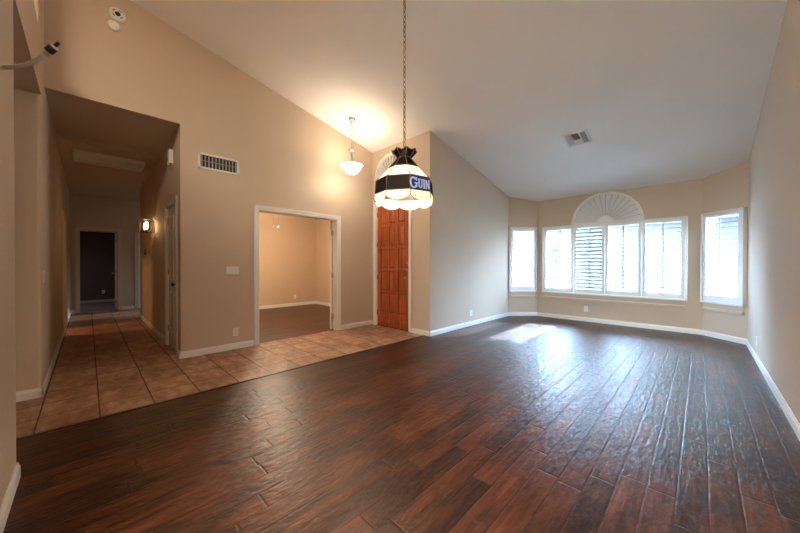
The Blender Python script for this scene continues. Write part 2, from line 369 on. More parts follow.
# study
bm = BM(); box(bm, -8.66, -8.53, 0.85, 5.1, -0.02, 2.8); box(bm, -8.6, XW-0.12, 4.95, 5.08, -0.02, 2.8); box(bm, -8.6, XW-0.12, YHR+0.12, 1.02, -0.02, 2.8)
struct('wall_study', bm, m_study)
bm = BM(); box(bm, XW-TK-0.012, XW-TK+0.0, 1.0, SO0, -0.02, 2.8); box(bm, XW-TK-0.012, XW-TK, SO1, 5.0, -0.02, 2.8); box(bm, XW-TK-0.012, XW-TK, SO0, SO1, 2.045, 2.8); struct('wall_study_front', bm, m_study)
bm = BM(); box(bm, -8.66, XW-0.12, 0.85, 5.1, 2.72, 2.85); struct('ceiling_study', bm, m_ceil)
# bedroom
bm = BM(); box(bm, -11.12, -11.0, -1.75, -0.41, -0.02, 2.8); box(bm, -13.78, -13.65, -1.7, 2.0, -0.02, 2.8); box(bm, -13.7, -11.1, 1.85, 1.97, -0.02, 2.8)
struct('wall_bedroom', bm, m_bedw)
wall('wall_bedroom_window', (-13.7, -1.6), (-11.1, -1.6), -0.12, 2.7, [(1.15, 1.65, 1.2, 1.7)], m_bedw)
bm = BM(); box(bm, -13.78, -11.1, -1.75, 2.0, 2.6, 2.8); struct('ceiling_bedroom', bm, m_ceil)

# baseboards
def baseboard(name, runs, h=0.088, th=0.014, parent=None):
    bm = BM()
    for p0, p1 in runs:                               # room is to the RIGHT of p0->p1
        p0, p1 = Vector(p0), Vector(p1); d = (p1-p0).normalized(); r = Vector((d.y, -d.x)); L = (p1-p0).length
        M = Matrix(((d.x, r.x, 0, p0.x), (d.y, r.y, 0, p0.y), (0, 0, 1, 0), (0, 0, 0, 1)))
        prof = [(0, 0), (th, 0), (th, h*0.72), (th*0.6, h*0.86), (th*0.45, h), (0, h)]
        a = [bm.verts.new(M @ Vector((-0.0, y, z))) for y, z in prof]; b = [bm.verts.new(M @ Vector((L, y, z))) for y, z in prof]
        bm.faces.new(a); bm.faces.new(list(reversed(b))); n = len(prof)
        for k in range(n): bm.faces.new((a[k], b[k], b[(k+1) % n], a[(k+1) % n]))
    return struct(name, bm, m_white)
e = 0.014
baseboard('baseboard_foyer', [((XW, YHR+0.0), (XW, SO0-0.075)), ((XW, SO1+0.075), (XW, YD))])
baseboard('baseboard_entry', [((FD1+0.065, YD), (XL+e, YD))])
baseboard('baseboard_living', [((XL, YD-e), (XL, 7.024))])
baseboard('baseboard_window', [(BA, BB), (BB, BC), (BC, BD)])
baseboard('baseboard_right', [((XR, 7.062), (XR, -4.5))])
baseboard('baseboard_left', [((-1.75, YHL+0.014), (-2.765-e, YHL+0.014))])
baseboard('baseboard_hall', [((-4.315+e, YHL), (-7.65, YHL)), ((-8.62, YHL), (-11.0, YHL))])
baseboard('baseboard_kitchen', [((-4.315, -4.5), (-4.315, YHL+e))])
baseboard('baseboard_hall_east', [((-9.1-e, YHR), (-5.81, YHR)), ((-4.955, YHR), (XW, YHR))])
baseboard('baseboard_hall_end', [((-11.0, YHL), (-11.0, -0.22)), ((-11.0, 0.645), (-11.0, 0.89))])
baseboard('baseboard_study', [((-8.53, 1.02), (-8.53, 4.95)), ((-8.53, 4.95), (XW-TK, 4.95))])
baseboard('baseboard_bedroom', [((-13.65, -1.6), (-13.65, 1.85))])
for o in [bpy.data.objects['baseboard_left'], bpy.data.objects['baseboard_hall']]: pass

# casings: frame of three boards round an opening, local x along wall, y out of wall
def frame_M(p, n):                                    # p = origin on wall, n = outward (room side) normal angle in degrees
    a = math.radians(n) - PI/2
    return Matrix.Translation(p) @ Matrix.Rotation(a, 4, 'Z')
def casing(name, p, n, w, h, cw=0.066, th=0.016, jamb=0.13, mat=None, both=False):
    M = frame_M(p, n); bm = BM(); w2 = w/2
    for sx in (-1, 1):
        bbox(bm, sx*w2, sx*(w2+cw), 0, th, 0, h+cw, 0.004, 2, M); box(bm, min(sx*(w2-0.012), sx*w2), max(sx*(w2-0.012), sx*w2), -jamb, 0.004, 0, h, M)
        bbox(bm, sx*(w2+cw*0.6), sx*(w2+cw), th, th+0.006, 0, h+cw, 0.002, 1, M)
    bbox(bm, -w2-cw*0.0, w2+cw*0.0, 0, th, h, h+cw, 0.004, 2, M); box(bm, -w2, w2, -jamb, 0.004, h-0.012, h, M)
    bbox(bm, -w2-cw, w2+cw, th, th+0.006, h+cw*0.6, h+cw, 0.002, 1, M)
    return struct(name, bm, mat or m_white)
bm = BM(); box(bm, FD0, FD1, YD+0.02, YD+0.12, -0.02, 0.014); struct('trim_8', bm, m_bronze)
casing('trim_1', (XW, (SO0+SO1)/2, 0), 0, SO1-SO0, 2.045)
casing('trim_2', ((FD0+FD1)/2, YD, 0), -90, FD1-FD0, FDZ, cw=0.062)
casing('trim_3', (-5.3825, YHR, 0), -90, 0.705, 2.06, jamb=0.12, mat=m_cream)
casing('trim_4', (-11.0, 0.2085, 0), 0, 0.713, 2.06, jamb=0.12, mat=m_cream)
casing('trim_5', (-11.0, 1.325, 0), 0, 0.75, 2.06, cw=0.055, jamb=0.12, mat=m_cream)
casing('trim_6', (-8.135, YHL, 0), 90, 0.83, 2.05, jamb=0.12, mat=m_cream)
bm = BM(); box(bm, XT-0.02, XT+0.012, -5.0, YD, 0.0, 0.006); struct('trim_7', bm, P('dark_threshold_strip', (0.05, 0.022, 0.012), 0.4))

# ------------------------------------------------------------------ doors
def hinge(parent, x, z, mat, y=0.0):
    bm = BM(); tube(bm, [(x, y, z-0.045), (x, y, z+0.045)], 0.008, 10); box(bm, x-0.018, x+0.018, y-0.004, y+0.001, z-0.044, z+0.044); return obj('hinge', bm, mat, parent)
def knob(parent, x, z, y, mat, sgn=1):
    bm = BM(); M = Matrix.Translation((x, y, z)) @ Matrix.Rotation(-PI/2*sgn, 4, 'X')
    lathe(bm, [(0.0, 0.0), (0.03, 0.0), (0.03, 0.006), (0.012, 0.012), (0.011, 0.032), (0.024, 0.042), (0.027, 0.055), (0.02, 0.066), (0, 0.068)], 20, M)
    return obj('knob', bm, mat, parent)
def panel_door(name, M, w, h, cells, mat, th=0.036, rec=0.009, leafname='door_leaf'):
    """cells: (x0,x1,z0,z1) panels; local x 0..w from hinge, y thickness 0..-th, z up"""
    root = sthing(name); root.matrix_world = M
    bm = BM()
    xs = sorted({0.0, w, *[c for C in cells for c in C[:2]]}); zs = sorted({0.0, h, *[c for C in cells for c in C[2:]]})
    for a, b in zip(xs, xs[1:]):
        for c, d in zip(zs, zs[1:]):
            inside = any(C[0] <= a+1e-6 and C[1] >= b-1e-6 and C[2] <= c+1e-6 and C[3] >= d-1e-6 for C in cells)
            if inside: box(bm, a, b, -th+rec, -rec, c, d)
            else: box(bm, a, b, -th, 0, c, d)
    obj(leafname, bm, mat, root)
    for (a, b, c, d) in cells:
        pb = BM()
        for s, y0 in ((1, -rec), (-1, -th+rec)):
            i = min(0.03, (b-a)*0.22); y1 = y0 + s*(rec-0.001)
            o_ = [(a+0.004, c+0.004), (b-0.004, c+0.004), (b-0.004, d-0.004), (a+0.004, d-0.004)]; n_ = [(a+i, c+i), (b-i, c+i), (b-i, d-i), (a+i, d-i)]
            A = [pb.verts.new((x, y0, z)) for x, z in o_]; B = [pb.verts.new((x, y1, z)) for x, z in n_]
            pb.faces.new(B)
            for k in range(4): pb.faces.new((A[k], A[(k+1) % 4], B[(k+1) % 4], B[k]))
        obj('raised_panel', pb, mat, root)
    return root
# front door, five rows of three panels
W = FD1-FD0-0.03; cells = []
cw_ = (W-2*0.10-2*0.05)/3
for r in range(5):
    z0 = 0.27+r*0.432
    for c in range(3):
        x0 = 0.10+c*(cw_+0.05); cells.append((x0, x0+cw_, z0, z0+0.385))
d1 = panel_door('door_1', Matrix.Translation((FD0+0.015, YD+0.075, 0.012)), W, 2.42, cells, m_door, th=0.045, rec=0.018)
d1.rotation_euler = (0, 0, 0)
for ob in d1.children:
    ob.location.y = 0.0
bm = BM(); box(bm, 0.04, W-0.04, -0.062, -0.044, 0.07, 0.135); obj('bottom_rail_moulding', bm, m_door, d1)
for z in (0.25, 0.95, 1.6, 2.2): hinge(d1, -0.004, z, m_bronze, -0.05)
bm = BM(); M = Matrix.Translation((W-0.055, -0.045, 1.10)) @ Matrix.Rotation(PI/2, 4, 'X'); lathe(bm, [(0, 0), (0.03, 0), (0.03, 0.012), (0.014, 0.014), (0.014, 0.03), (0, 0.032)], 20, M); obj('deadbolt', bm, m_brass, d1)
bm = BM(); M = Matrix.Translation((W-0.055, -0.045, 1.24)) @ Matrix.Rotation(PI/2, 4, 'X'); lathe(bm, [(0, 0), (0.022, 0), (0.022, 0.012), (0, 0.016)], 20, M); obj('latch', bm, m_brass, d1)
knob(d1, W-0.055, 0.96, -0.045, m_brass, -1)
# study door, swung back into the study
hp = Matrix.Translation((XW-TK-0.046, SO1-0.045, 0.01)) @ Matrix.Rotation(math.radians(142), 4, 'Z')
def six(w, h=2.03):
    s, m = 0.105, 0.09; pw = (w-2*s-m)/2; o = []
    for z0, z1 in ((0.20, 0.82), (0.98, 1.60), (1.70, h-0.12)):
        for x0 in (s, s+pw+m): o.append((x0, x0+pw, z0, z1))
    return o
d2 = panel_door('door_2', hp, 0.74, 2.02, six(0.74), m_white)
bm = BM()
for z in (0.25, 1.02, 1.80):
    o = BM(); box(o, XW-TK-0.012, XW-TK+0.02, SO1-0.03, SO1-0.012, z-0.045, z+0.045); tube(o, [(XW-TK-0.016, SO1-0.026, z-0.05), (XW-TK-0.016, SO1-0.026, z+0.05)], 0.011, 10)
    h_ = obj('hinge', o, m_nickel, d2); h_.matrix_parent_inverse = hp.inverted()
bm.free()
knob(d2, 0.68, 0.95, 0.0, m_nickel, 1)
# closet door in the hall
d3 = panel_door('door_3', Matrix.Translation((-5.732, YHR+0.05, 0.012)), 0.697, 2.03, six(0.697), m_cream, th=0.035)
for z in (0.25, 1.1, 1.85): hinge(d3, 0.004, z, m_bronze, -0.038)
knob(d3, 0.63, 0.93, -0.035, m_bronze, -1)
# bedroom door at the hall end, open into the bedroom
hp4 = Matrix.Translation((-11.13, 0.512, 0.012)) @ Matrix.Rotation(math.radians(178), 4, 'Z')
d4 = panel_door('door_4', hp4, 0.70, 2.03, six(0.70), m_white)
for z in (0.22, 1.02, 1.82):
    o = BM(); box(o, -0.004, 0.0, -0.034, -0.002, z-0.045, z+0.045); tube(o, [(-0.006, 0.004, z-0.05), (-0.006, 0.004, z+0.05)], 0.009, 10); obj('hinge', o, m_nickel, d4)
knob(d4, 0.64, 0.95, 0.0, m_nickel, 1)
# closed white door beside it
hp5 = Matrix.Translation((-11.03, 0.965, 0.012)) @ Matrix.Rotation(PI/2, 4, 'Z')
d5 = panel_door('door_5', hp5, 0.72, 2.03, six(0.72), m_white)
knob(d5, 0.66, 0.95, -0.035, m_nickel, -1)

# ------------------------------------------------------------------ windows and shutters
def window(name, p, n, w, z0, z1, divs, sash=True, portal=True, glass=None, mull=False):
    """glazing at the outer side of the wall; local x along wall, y = room side normal"""
    root = sthing(name); root.matrix_world = frame_M((p[0], p[1], 0), n)
    bm = BM(); yo, yi = -0.125, -0.075; f = 0.035
    w2 = w/2
    for a, b, c, d in ((-w2, w2, z0, z0+f), (-w2, w2, z1-f, z1), (-w2, -w2+f, z0, z1), (w2-f, w2, z0, z1)): box(bm, a, b, yo, yi, c, d)
    for x in divs: box(bm, x-0.025, x+0.025, yo, yi, z0, z1)
    obj('window_frame', bm, m_white, root)
    xs = [-w2]+sorted(divs)+[w2]
    for a, b in zip(xs, xs[1:]):
        g = BM(); box(g, a+0.01, b-0.01, -0.104, -0.100, z0+0.01, z1-0.01); obj('pane', g, glass or m_pane, root)
        if sash:
            s = BM(); box(s, a+0.01, b-0.01, -0.118, -0.08, 1.28, 1.32); obj('meeting_rail', s, P('grey_sash', (0.25, 0.26, 0.28), 0.5) if 'grey_sash' not in bpy.data.materials else bpy.data.materials['grey_sash'], root)
    if mull:
        for a, b in zip(xs, xs[1:]):
            s = BM(); box(s, (a+b)/2-0.016, (a+b)/2+0.016, -0.115, -0.085, z0+0.02, z1-0.02); obj('sash_stile', s, m_grey, root)
    if portal:
        L = add_light(name.replace('window', 'daylight'), 'AREA', (0, 0, 0), 1, (1, 1, 1), w, z1-z0, portal=True)
        nn = Vector((math.cos(math.radians(n)), math.sin(math.radians(n)), 0)); L.location = Vector((p[0], p[1], (z0+z1)/2)) - nn*0.16; aim(L, nn)
    return root
def surround(root, w, z0, z1, fw=0.03, proud=0.055, x0=None):
    w2 = w/2; bm = BM()
    for a, b, c, d in ((-w2, w2, z0, z0+fw), (-w2, w2, z1-fw, z1), (-w2, -w2+fw, z0, z1), (w2-fw, w2, z0, z1)): bbox(bm, a, b, -0.02, proud, c, d, 0.004, 2)
    obj('shutter_surround', bm, m_shut, root)
    s = BM(); bbox(s, -w2+0.02, w2-0.02, 0, 0.05, z0-0.135, z0-0.085, 0.006, 2); bbox(s, -w2+0.035, w2-0.035, 0, 0.012, z0-0.09, z0, 0.003, 1); obj('apron', s, m_wall, root)
def shutter(label, p, n, w, z0, z1, tilt, stile=0.05, top=0.045, bot=0.085, group=None, rod=0.0, y=0.018, clear=None):
    t = thing('plantation_shutter', label, 'shutter', (0, 0, 0), 0, group); t.matrix_world = frame_M((p[0], p[1], z0), n)
    h = z1-z0; w2 = w/2; bm = BM()
    for sx in (-1, 1): bbox(bm, sx*w2, sx*(w2-stile), y, y+0.028, 0, h, 0.004, 2)
    obj('stile', bm, m_shut, t)
    for a, b in ((0, bot), (h-top, h)):
        r = BM(); bbox(r, -w2+stile, w2-stile, y+0.001, y+0.027, a, b, 0.003, 2); obj('rail', r, m_shut, t)
    oz0, oz1 = bot, h-top; N = round((oz1-oz0)/0.0795); pz = (oz1-oz0)/N; bm = BM()
    for k in range(N):
        zc_ = oz0+pz*(k+0.5); c, s = math.cos(tilt), math.sin(tilt); prof = []
        for j in range(10):
            a = 2*PI*j/10; py, q = 0.036*math.cos(a), 0.0055*math.sin(a); prof.append((py*c-q*s + y+0.012, py*s+q*c+zc_))
        A = [bm.verts.new((-w2+stile-0.002, *q)) for q in prof]; B = [bm.verts.new((w2-stile+0.002, *q)) for q in prof]
        bm.faces.new(A); bm.faces.new(list(reversed(B)))
        for j in range(10):
            f = bm.faces.new((A[j], B[j], B[(j+1) % 10], A[(j+1) % 10])); f.smooth = True
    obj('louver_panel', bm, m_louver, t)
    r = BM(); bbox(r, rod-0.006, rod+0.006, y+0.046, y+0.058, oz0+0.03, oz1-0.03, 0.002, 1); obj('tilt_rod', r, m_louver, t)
    for z in (0.18, h-0.18):
        hb = BM(); bbox(hb, -w2-0.006, -w2+0.012, y+0.024, y+0.034, z-0.03, z+0.03, 0.002, 1); obj('hinge', hb, m_shut, t)
    return t
# main window (glazing in three lights), four shutters
wx0, wx1 = -2.675, -0.18; wm = (wx0+wx1)/2
w1 = window('window_1', (wm, YB), -90, 2.425, WZ0, WZ1, (2.008+wm, 1.428+wm, 0.825+wm), sash=False, glass=m_tint, mull=True)
surround(w1, wx1-wx0, 0.575, 2.09)
# local x is mirrored for walls facing -Y: x_local = -(x - centre) is handled by the frame matrix below
def main_shutter(a, b, label, tilt):
    return shutter(label, ((a+b)/2, YB), -90, b-a-0.006, 0.607, 2.058, tilt, group=None)
main_shutter(-2.643, -2.008, 'white shutter with level open louvers, nearest the angled window by the pale long wall', math.radians(-12))
main_shutter(-2.008, -1.428, 'white shutter with half-shut slanting louvers under the arch', math.radians(38))
main_shutter(-1.428, -0.825, 'white open-louvered shutter under the arch, beside the one with half-shut louvers', math.radians(-12))
main_shutter(-0.825, -0.212, 'white open shutter outside the arch with green bushes showing through it', math.radians(-12))
nb = (BB-BA).normalized(); angl = math.degrees(math.atan2(-nb.x, nb.y))+180
def bay(name, A, B, s0, s1, label, tilt):
    d = (B-A).normalized(); nrm = Vector((d.y, -d.x)); ang = math.degrees(math.atan2(nrm.y, nrm.x)); p = A+d*(s0+s1)/2; w = s1-s0
    r = window(name, p, ang, w-0.07, WZ0, WZ1, (), glass=m_tint); surround(r, w, 0.575, 2.105, fw=0.032, proud=0.06)
    return shutter(label, p, ang, w-0.07, 0.61, 2.07, tilt, stile=0.045, bot=0.10)
bay('window_2', BA, BB, 0.015, 0.665, 'narrow white shutter on the angled bay wall beside the pale long wall', math.radians(-12))
bay('window_3', BC, BD, 0.01, 0.655, 'narrow white shutter on the angled bay wall beside the plain side wall', math.radians(-12))
# arched sunburst panel over the two middle shutters
def sunburst(name, label, cx, y, zb, R, n=-90, leg=0.0, blades=16, hub=0.15):
    t = thing(name, label, 'shutter', (0, 0, 0)); t.matrix_world = frame_M((cx, y, zb), n)
    bm = BM(); K = 36
    def ring(bm, r0, r1, y0, y1):
        o_, i_ = [], []
        for k in range(K+1):
            a = PI*k/K; o_.append((r1*math.cos(a), r1*math.sin(a))); i_.append((r0*math.cos(a), r0*math.sin(a)))
        for k in range(K):
            pts = [(*o_[k], ), (*o_[k+1],), (*i_[k+1],), (*i_[k],)]
            hexa(bm, [(p[0], y0, p[1]) for p in pts] + [(p[0], y1, p[1]) for p in pts])
    ring(bm, R-0.045, R, -0.01, 0.05); ring(bm, R-0.028, R-0.012, 0.05, 0.056)
    bbox(bm, -R, R, -0.01, 0.05, -leg-0.02, 0.035-leg, 0.004, 2)
    if leg:
        for sx in (-1, 1): bbox(bm, sx*R, sx*(R-0.045), -0.01, 0.05, -leg, 0.01, 0.003, 1)
    obj('arch_frame', bm, m_shut, t)
    bm = BM(); ring(bm, 0.001, hub, 0.0, 0.045); obj('hub', bm, m_shut, t)
    for k in range(blades):
        a0, a1 = PI*k/blades, PI*(k+1)/blades; b = BM(); r0, r1 = hub-0.01, R-0.04
        def pt(r, a, yy): return (r*math.cos(a), yy, r*math.sin(a)+0.006)
        v = [pt(r0, a0, 0.012), pt(r1, a0, -0.004), pt(r1, a1, 0.042), pt(r0, a1, 0.038)]
        hexa(b, [(x, yy-0.006, z) for x, yy, z in v] + v); obj('ray_blade', b, m_shut, t)
    if leg:
        b = BM()
        for k in range(int(leg/0.05)): box(b, -R+0.045, R-0.045, 0.006, 0.03, -leg+0.02+k*0.05, -leg+0.06+k*0.05)
        obj('louver_panel', b, m_shut, t)
    return t
sunburst('sunburst_arch_shutter', 'white half-round sunburst panel of radiating blades above the middle shutters', -1.425, YB, 2.085, 0.635)
sunburst('sunburst_arch_shutter', 'grey-white half-round sunburst panel over the red front door, half hidden by the lamp', (FD0+FD1)/2, YD, 2.885, 0.445, leg=0.36, blades=14, hub=0.10)
# unseen glazing added behind the camera for daylight, then hall and bedroom windows
window('window_added_4', (XR-1.4, -4.5), 90, 2.5, 0.0, 2.1, (-0.42, 0.42), sash=False, glass=m_rear)
window('window_added_5', (-10.1, 2.2), -90, 1.0, 0.9, 2.0, (), sash=False, glass=m_dim)  # unseen window added to light the closed door, dimmed by its glass
window('window_6', (-12.3, -1.6), 90, 0.5, 1.2, 1.7, (), sash=False, glass=m_dusk)

# ------------------------------------------------------------------ lamps
# stained glass lamp, octagonal, tiers of flat glass panels
def ngon(r, k, off, n=8):
    a = 2*PI*(k+off)/n; return Vector((r*math.cos(a), r*math.sin(a), 0))
def glass_lamp():
    cx, cy = -1.452, 1.518
    t = thing('pendant_lamp', 'octagonal stained glass lamp in cream and black hanging on a long chain', 'lamp', (cx, cy, 0))
    view = math.atan2(-cy, -cx)
    off = (view + math.radians(10.5))/(2*PI/8)          # one corner a little right of the line to the doorway
    tiers = [('crown_panel', 0.046, 1.945, 0.088, 1.994, m_black_gl), ('shoulder_panel', 0.110, 1.868, 0.044, 1.945, m_black_gl),
             ('cream_panel', 0.192, 1.782, 0.110, 1.868, m_cream_gl), ('band_panel', 0.202, 1.690, 0.194, 1.782, m_black_gl)]
    came = BM(); bandM = None
    for nm, r0, z0, r1, z1, mt in tiers:
        for k in range(8):
            a, b, c, d = ngon(r0, k, off), ngon(r0, k+1, off), ngon(r1, k+1, off), ngon(r1, k, off)
            a.z = b.z = z0; c.z = d.z = z1
            bm = BM()
            if nm == 'crown_panel':
                mid = (c+d)/2; mid.z = z1-0.014; vs = [a, b, c, mid, d]
            else: vs = [a, b, c, d]
            nrm = (b-a).cross(d-a).normalized(); 
            va = [bm.verts.new(p) for p in vs]; vb = [bm.verts.new(p-nrm*0.003) for p in vs]
            bm.faces.new(va); bm.faces.new(list(reversed(vb)))
            for i in range(len(vs)): j = (i+1) % len(vs); bm.faces.new((va[i], vb[i], vb[j], va[j]))
            mat = mt
            if nm == 'band_panel' and k == LETTER_K: mat = m_blue_gl; bandM = (a, b, c, d)
            po = obj(nm, bm, mat, t)
            if mat == m_blue_gl: po['label'] = 'navy blue glass panel with pale lettering'
            tube(came, [a, d], 0.0032, 6); tube(came, [a, b], 0.003, 6)
            if nm != 'shoulder_panel': tube(came, [d, c] if nm != 'crown_panel' else [d, mid, c], 0.003, 6)
    for k in range(8):                                   # scalloped skirt
        a, b = ngon(0.202, k, off), ngon(0.202, k+1, off); a.z = b.z = 1.690; ob, oa = ngon(0.205, k+1, off), ngon(0.205, k, off)
        bm = BM(); low = []
        for i in range(13):
            f = i/12; p = oa.lerp(ob, f); p.z = 1.652 - 0.028*math.sin(PI*f)**0.8; low.append(p)
        vs = [b, a]+low; va = [bm.verts.new(p) for p in vs]; nr = Vector(((a+b)/2)); nr.z = 0; nr.normalize(); vb = [bm.verts.new(p-nr*0.003) for p in vs]
        bm.faces.new(va); bm.faces.new(list(reversed(vb)))
        for i in range(len(vs)): j = (i+1) % len(vs); bm.faces.new((va[i], vb[i], vb[j], va[j]))
        obj('skirt_panel', bm, m_cream_gl, t)
        tube(came, low, 0.003, 6); tube(came, [a, low[0]], 0.003, 6)
    obj('lead_came', came, m_came, t)
    # lettering on the navy panel: four serif capitals
    a, b, c, d = bandM; ex = (b-a).normalized(); nz = ex.cross((d-a).normalized()); 
    outw = Vector(((a+b)/2)); outw.z = 0
    if nz.dot(outw) < 0: nz = -nz
    up = nz.cross(ex).normalized()
    if up.z < 0: up = -up
    right = up.cross(nz).normalized(); cen = (a+b+c+d)/4
    M = Matrix(((right.x, -nz.x, up.x, cen.x), (right.y, -nz.y, up.y, cen.y), (right.z, -nz.z, up.z, cen.z), (0, 0, 0, 1)))
    bm = BM()
    def L(poly, x, z, s): prism(bm, [(x+px*s, z+pz*s) for px, pz in poly], -0.004, M, -0.001)
    def bar(x0, x1, z0, z1): prism(bm, [(x0, z0), (x1, z0), (x1, z1), (x0, z1)], -0.004, M, -0.001)
    # G
    gx, gz, ro, ri = -0.052, -0.004, 0.032, 0.020
    arc = [math.radians(x) for x in range(42, 331, 12)]
    for u, v in zip(arc, arc[1:]):
        prism(bm, [(gx+ro*math.cos(u)*0.86, gz+ro*1.15*math.sin(u)), (gx+ro*math.cos(v)*0.86, gz+ro*1.15*math.sin(v)), (gx+ri*math.cos(v)*0.86, gz+ri*1.3*math.sin(v)), (gx+ri*math.cos(u)*0.86, gz+ri*1.3*math.sin(u))], -0.004, M, -0.001)
    bar(gx+0.016, gx+0.027, gz-0.028, gz-0.001); bar(gx+0.008, gx+0.032, gz-0.004, gz+0.003); bar(gx+0.020, gx+0.026, gz+0.014, gz+0.036)
    # U
    zb, zt = -0.033, 0.024
    bar(-0.014, -0.005, zb+0.012, zt); bar(0.009, 0.015, zb+0.012, zt); bar(-0.018, -0.001, zt-0.004, zt+0.001); bar(0.005, 0.019, zt-0.004, zt+0.001)
    for u, v in zip(range(180, 360, 20), range(200, 361, 20)):
        u, v = math.radians(u), math.radians(v); prism(bm, [(0.0005+0.0145*math.cos(u), zb+0.013+0.013*math.sin(u)), (0.0005+0.0145*math.cos(v), zb+0.013+0.013*math.sin(v)), (0.0015+0.007*math.cos(v), zb+0.013+0.007*math.sin(v)), (0.0015+0.007*math.cos(u), zb+0.013+0.007*math.sin(u))], -0.004, M, -0.001)
    # I
    bar(0.025, 0.034, zb, zt); bar(0.0215, 0.0375, zt-0.004, zt+0.001); bar(0.0215, 0.0375, zb-0.001, zb+0.004)
    # N
    bar(0.043, 0.048, zb, zt); bar(0.066, 0.071, zb, zt); prism(bm, [(0.042, zt), (0.050, zt), (0.071, zb), (0.063, zb)], -0.004, M, -0.001); bar(0.0395, 0.051, zb-0.001, zb+0.003); bar(0.0625, 0.0745, zt-0.003, zt+0.001)
    obj('lettering', bm, m_letter, t)
    # socket, bulbs, chain to the ceiling
    bm = BM(); tube(bm, [(0, 0, 1.87), (0, 0, 1.985)], 0.012, 12); lathe(bm, [(0, 1.885), (0.03, 1.88), (0.035, 1.85), (0.02, 1.835), (0, 1.835)], 20); obj('socket', bm, m_brass, t)
    bm = BM(); lathe(bm, [(0, 1.838), (0.014, 1.833), (0.02, 1.815), (0.03, 1.79), (0.031, 1.775), (0.022, 1.755), (0, 1.747)], 20); obj('bulb', bm, m_bulb_a, t)
    zt_ = zc(cy); bm = BM(); z = 1.985; k = 0
    while z < zt_-0.03:
        pts = []
        for i in range(13):
            u = 2*PI*i/12; p = Vector((0.0085*math.cos(u), 0, z+0.019+0.021*math.sin(u)))
            if k % 2: p = Vector((p.y, p.x, p.z))
            pts.append(p)
        tube(bm, pts, 0.0026, 6, cap=False); z += 0.034; k += 1
    ch = obj('chain', bm, m_bronze, t)
    bm = BM(); tube(bm, [(0.004*math.sin(i*1.1), 0.004*math.cos(i*1.1), 1.985+i*(zt_-1.995)/40) for i in range(41)], 0.0022, 6); obj('cord', bm, m_brass, t)
    bm = BM(); sl = math.atan(0.22); lathe(bm, [(0, -0.03), (0.02, -0.028), (0.055, -0.012), (0.062, 0.0), (0.062, 0.012)], 28, Matrix.Translation((0, 0, zt_)) @ Matrix.Rotation(-sl, 4, 'X')); obj('canopy', bm, m_brass, t)
    return t
LETTER_K = 0
m_bulb_a = emission('warm_bulb_a', (1.0, 0.80, 0.56), 270.0)
m_bulb_b = emission('warm_bulb_b', (1.0, 0.74, 0.46), 14.0)
m_bulb_c = emission('warm_bulb_c', (1.0, 0.62, 0.30), 24.0)
m_bulb_d = emission('warm_bulb_d', (1.0, 0.66, 0.32), 60.0)
glass_lamp()
def foyer_pendant():
    x, y = -4.245, 3.152; zt = zc(y)
    t = thing('pendant_light', 'lit white glass bowl pendant on a thin rod in front of the foyer wall', 'lamp', (x, y, 0))
    sl = math.atan(0.22); bm = BM(); lathe(bm, [(0, -0.04), (0.03, -0.038), (0.055, -0.018), (0.062, -0.004), (0.062, 0.012)], 28, Matrix.Translation((0, 0, zt)) @ Matrix.Rotation(-sl, 4, 'X')); obj('canopy', bm, m_nickel, t)
    bm = BM(); tube(bm, [(0, 0, 3.15), (0, 0, zt-0.02)], 0.007, 10); obj('rod', bm, m_nickel, t)
    bm = BM(); lathe(bm, [(0, 3.175), (0.012, 3.172), (0.02, 3.16), (0.055, 3.152), (0.06, 3.146), (0.02, 3.138), (0.012, 3.13), (0.02, 3.11), (0.022, 3.0), (0.016, 2.95), (0.014, 2.75), (0, 2.75)], 24); obj('stem', bm, m_nickel, t)
    bm = BM()
    prof = [(0.0, 2.750), (0.045, 2.752), (0.085, 2.777), (0.118, 2.817), (0.148, 2.858), (0.174, 2.893), (0.178, 2.898), (0.172, 2.899), (0.144, 2.864), (0.114, 2.823), (0.082, 2.783), (0.045, 2.759), (0, 2.757)]
    lathe(bm, prof, 48); obj('glass_bowl', bm, m_bowl, t)
    bm = BM(); lathe(bm, [(0, 2.753), (0.022, 2.749), (0.024, 2.740), (0.012, 2.730), (0.014, 2.715), (0.008, 2.703), (0, 2.699)], 20); obj('finial', bm, m_nickel, t)
    for a in (0.4, 2.5, 4.6):
        bm = BM(); bx, by = 0.05*math.cos(a), 0.05*math.sin(a); lathe(bm, [(0, 2.80), (0.018, 2.805), (0.026, 2.83), (0.022, 2.855), (0.012, 2.868), (0, 2.868)], 16, Matrix.Translation((bx, by, 0))); obj('bulb', bm, m_bulb_b, t)
foyer_pendant()
